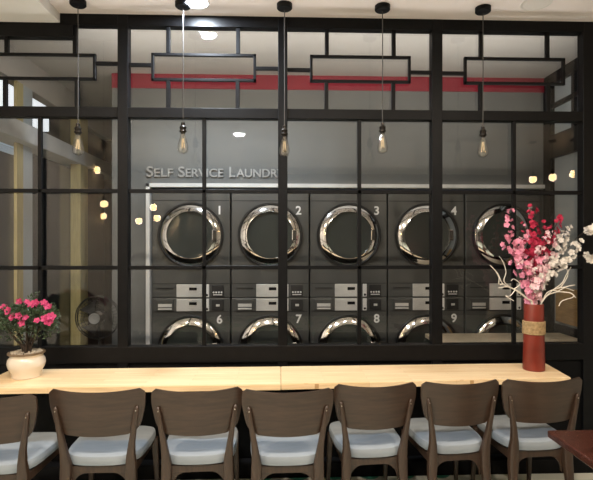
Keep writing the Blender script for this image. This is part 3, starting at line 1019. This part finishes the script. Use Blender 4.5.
# ---------------------------------------------------------------- pendant lamps over the counter
def make_pendant(z_sock, lit=False):
    r = empty('pendant_lamp')
    MB().lathe([(0.012, -0.038), (0.046, -0.034), (0.052, -0.028), (0.052, 0.0)], 32).build('canopy', M['black'], r, True)
    MB().tube([(0, 0, -0.034), (0.001, 0.001, z_sock * 0.5), (0, 0, z_sock)], 0.0032, 6).build('cord', M['cable'], r)
    m = Matrix.Translation((0, 0, z_sock))
    MB().lathe([(0.006, 0.012), (0.013, 0.008), (0.014, -0.012), (0.020, -0.016), (0.024, -0.024), (0.020, -0.030), (0.020, -0.040), (0.025, -0.046), (0.025, -0.052), (0.017, -0.056), (0.016, -0.066)], 24, m).build('socket', M['socket'], r, True)
    bl = MB().ball((0, 0, z_sock - 0.115), 0.052, u=24, v=16).build('bulb', M['litbulb'], r, True) if lit else MB().lathe([(0.0135, -0.060), (0.0145, -0.072), (0.021, -0.092), (0.029, -0.122), (0.036, -0.152), (0.0365, -0.170), (0.029, -0.190), (0.014, -0.199), (0.002, -0.2005)], 28, m).build('bulb', M['bulb'], r, True)
    if not lit:
        mb = MB()
        for k in range(5):
            a, b_ = 2 * PI * k / 5, 2 * PI * (k + 0.5) / 5
            mb.tube([m @ Vector((0.006 * math.cos(a), 0.006 * math.sin(a), -0.095)), m @ Vector((0.013 * math.cos(b_), 0.013 * math.sin(b_), -0.165))], 0.0009, 5)
            mb.tube([m @ Vector((0.006 * math.cos(a + 1.2566), 0.006 * math.sin(a + 1.2566), -0.095)), m @ Vector((0.013 * math.cos(b_), 0.013 * math.sin(b_), -0.165))], 0.0009, 5)
        mb.build('filament', M['filament'], bl)
        MB().tube([m @ Vector((0, 0, -0.06)), m @ Vector((0, 0, -0.10))], 0.0045, 8).build('stem', M['bulb'], bl)
    return r


YP = 3.24
pend = [(78, 125, 'black pendant lamp furthest left, hanging over the azalea side'),
        (183, 124, 'black pendant lamp next to the bright white ceiling light'),
        (284.5, 127, 'black pendant lamp in front of the window mullion above the board joint'),
        (382.5, 124, 'black pendant lamp second from the right'),
        (483, 128, 'black pendant lamp furthest right, left of the blossoms')]
for i, (px, py, lab) in enumerate(pend):
    p = P(px, py, YP)
    o = make_pendant(p.z - (ZS if p.x < xs else ZC))
    o.location = (p.x, YP, ZS if p.x < xs else ZC)
    tag(o, lab, 'pendant lamp', 'pendant lamps over the counter')

# ---------------------------------------------------------------- ceiling downlights
def downlight(x, y, z, diff, label, r=0.075, group='round ceiling lights'):
    o = tag(empty('ceiling_light', (x, y, z)), label, 'ceiling light', group)
    MB().lathe([(r, 0.0), (r + 0.014, -0.004), (r + 0.016, 0.0), (r + 0.016, 0.004)], 36, None, False).build('ring', M['ring'], o, True)
    MB().lathe([(r + 0.001, -0.002), (r * 0.5, -0.004), (0.001, -0.0045)], 36).build('diffuser', diff, o, True)
    return o


def disk_light(name, x, y, z, power, c, r=0.07, spread=180):
    l = bpy.data.lights.new(name, 'AREA')
    l.shape = 'DISK'
    l.size = 2 * r
    l.energy = power
    l.color = c
    l.spread = math.radians(spread)
    o = bpy.data.objects.new(name, l)
    col.objects.link(o)
    o.location = (x, y, z - 0.012)
    return o


pl = P(197, 0, 3.27)
downlight(pl.x, 3.24, ZC, M['led'], 'bright white round ceiling light at the top of the photo, left of centre')
disk_light('led_lamp', pl.x, 3.24, ZC, 55, (0.80, 0.9, 1.0))
pr = P(535, 0, 3.19)
downlight(pr.x, 3.17, ZC, M['offled'], 'unlit round ceiling light at the top right of the photo', 0.085)
pq = -0.6
downlight(pq, -0.1, ZC, M['led'], 'white round ceiling light behind the viewer, mirrored in the glass', 0.085)
disk_light('led_lamp', pq, -0.1, ZC, 36, (1.0, 0.95, 0.90))
for i, x in enumerate((-1.9, -0.65, 0.65, 1.9)):
    z = ZS if x < xs else ZC
    downlight(x, 0.92, z, M['warmled'], ['warm ceiling light over the left of the cafe', 'warm ceiling light left of the middle of the cafe', 'warm ceiling light right of the middle of the cafe', 'warm ceiling light over the right of the cafe'][i], 0.06, 'warm ceiling lights of the cafe')
    disk_light('warm_lamp', x, 0.92, z, 46, (1.0, 0.86, 0.70), 0.055)

# lit pendants behind the viewer (seen as reflections in the glass and the door rings)
def lit_cluster(vx, vy, D, lab):
    """a lit bulb whose mirror image stands at distance D behind the glass plane"""
    ym = D
    p = P(vx, vy, ym)
    y = 2 * (YG + 0.012) - ym
    o = make_pendant(p.z + 0.13 - ZC, True)
    o.location = (p.x, y, ZC)
    o.name = 'lit_pendant_lamp'
    l = bpy.data.lights.new('bulb_light', 'POINT')
    l.energy = 6; l.color = (1.0, 0.80, 0.60); l.shadow_soft_size = 0.056
    lo = bpy.data.objects.new('bulb_light', l); col.objects.link(lo)
    lo.location = (p.x, y, p.z + 0.015)
    tag(o, lab, 'pendant lamp', 'lit pendant lamps behind the viewer')


for vx, vy, D, lab in ((533, 180.5, 7.4, 'lit warm bulb mirrored first of the three right glows'), (552.5, 178.5, 7.3, 'lit warm bulb mirrored in the middle of the three right glows'), (574, 175, 7.2, 'lit warm bulb mirrored last of the three right glows'),
                       (104, 205, 7.6, 'lit warm bulb mirrored topmost in the left window'), (103, 217, 8.2, 'lit warm bulb mirrored lowest in the left window'), (97, 171, 7.9, 'lit warm bulb mirrored highest in the left window'),
                       (139, 222, 8.3, 'lit warm bulb mirrored beside the white frame, left of dryer 1'), (153.5, 208, 8.2, 'lit warm bulb mirrored on dryer 1, upper of two'), (157, 219, 8.0, 'lit warm bulb mirrored on dryer 1, lower of two')):
    lit_cluster(vx, vy, D, lab)

# added strip lamp, hidden behind the transom to brighten the laundry from below
zst = (zTr0 + zTr1) / 2
st = tag(empty('added_strip_lamp', (0.3, YG + 0.05, zst)), 'added thin white strip lamp hidden behind the window transom', 'lamp')
MB().box(-1.9, -0.02, -0.016, 1.9, 0.02, 0.0, 0.003).build('housing', M['white'], st)
MB().box(-1.88, -0.014, -0.002, 1.88, 0.014, 0.003).build('diffuser', M['led'], st)
l = bpy.data.lights.new('added_strip_light', 'AREA')
l.shape = 'RECTANGLE'; l.size = 3.7; l.size_y = 0.03; l.energy = 16; l.color = (1.0, 0.94, 0.86)
o = bpy.data.objects.new('added_strip_light', l); col.objects.link(o)
o.location = (0.3, YG + 0.055, zst + 0.006)
o.rotation_euler = (math.radians(180 - 25), 0, 0)

# ---------------------------------------------------------------- world and view
w = bpy.data.worlds.new('world')
sc.world = w
w.use_nodes = True
bg = w.node_tree.nodes['Background']
bg.inputs[0].default_value = (0.5, 0.58, 0.7, 1)
bg.inputs[1].default_value = 0.03
sc.view_settings.view_transform = 'Standard'
sc.view_settings.look = 'None'
sc.view_settings.exposure = 0.12
sc.view_settings.gamma = 1.0
sc.view_settings.use_curve_mapping = False
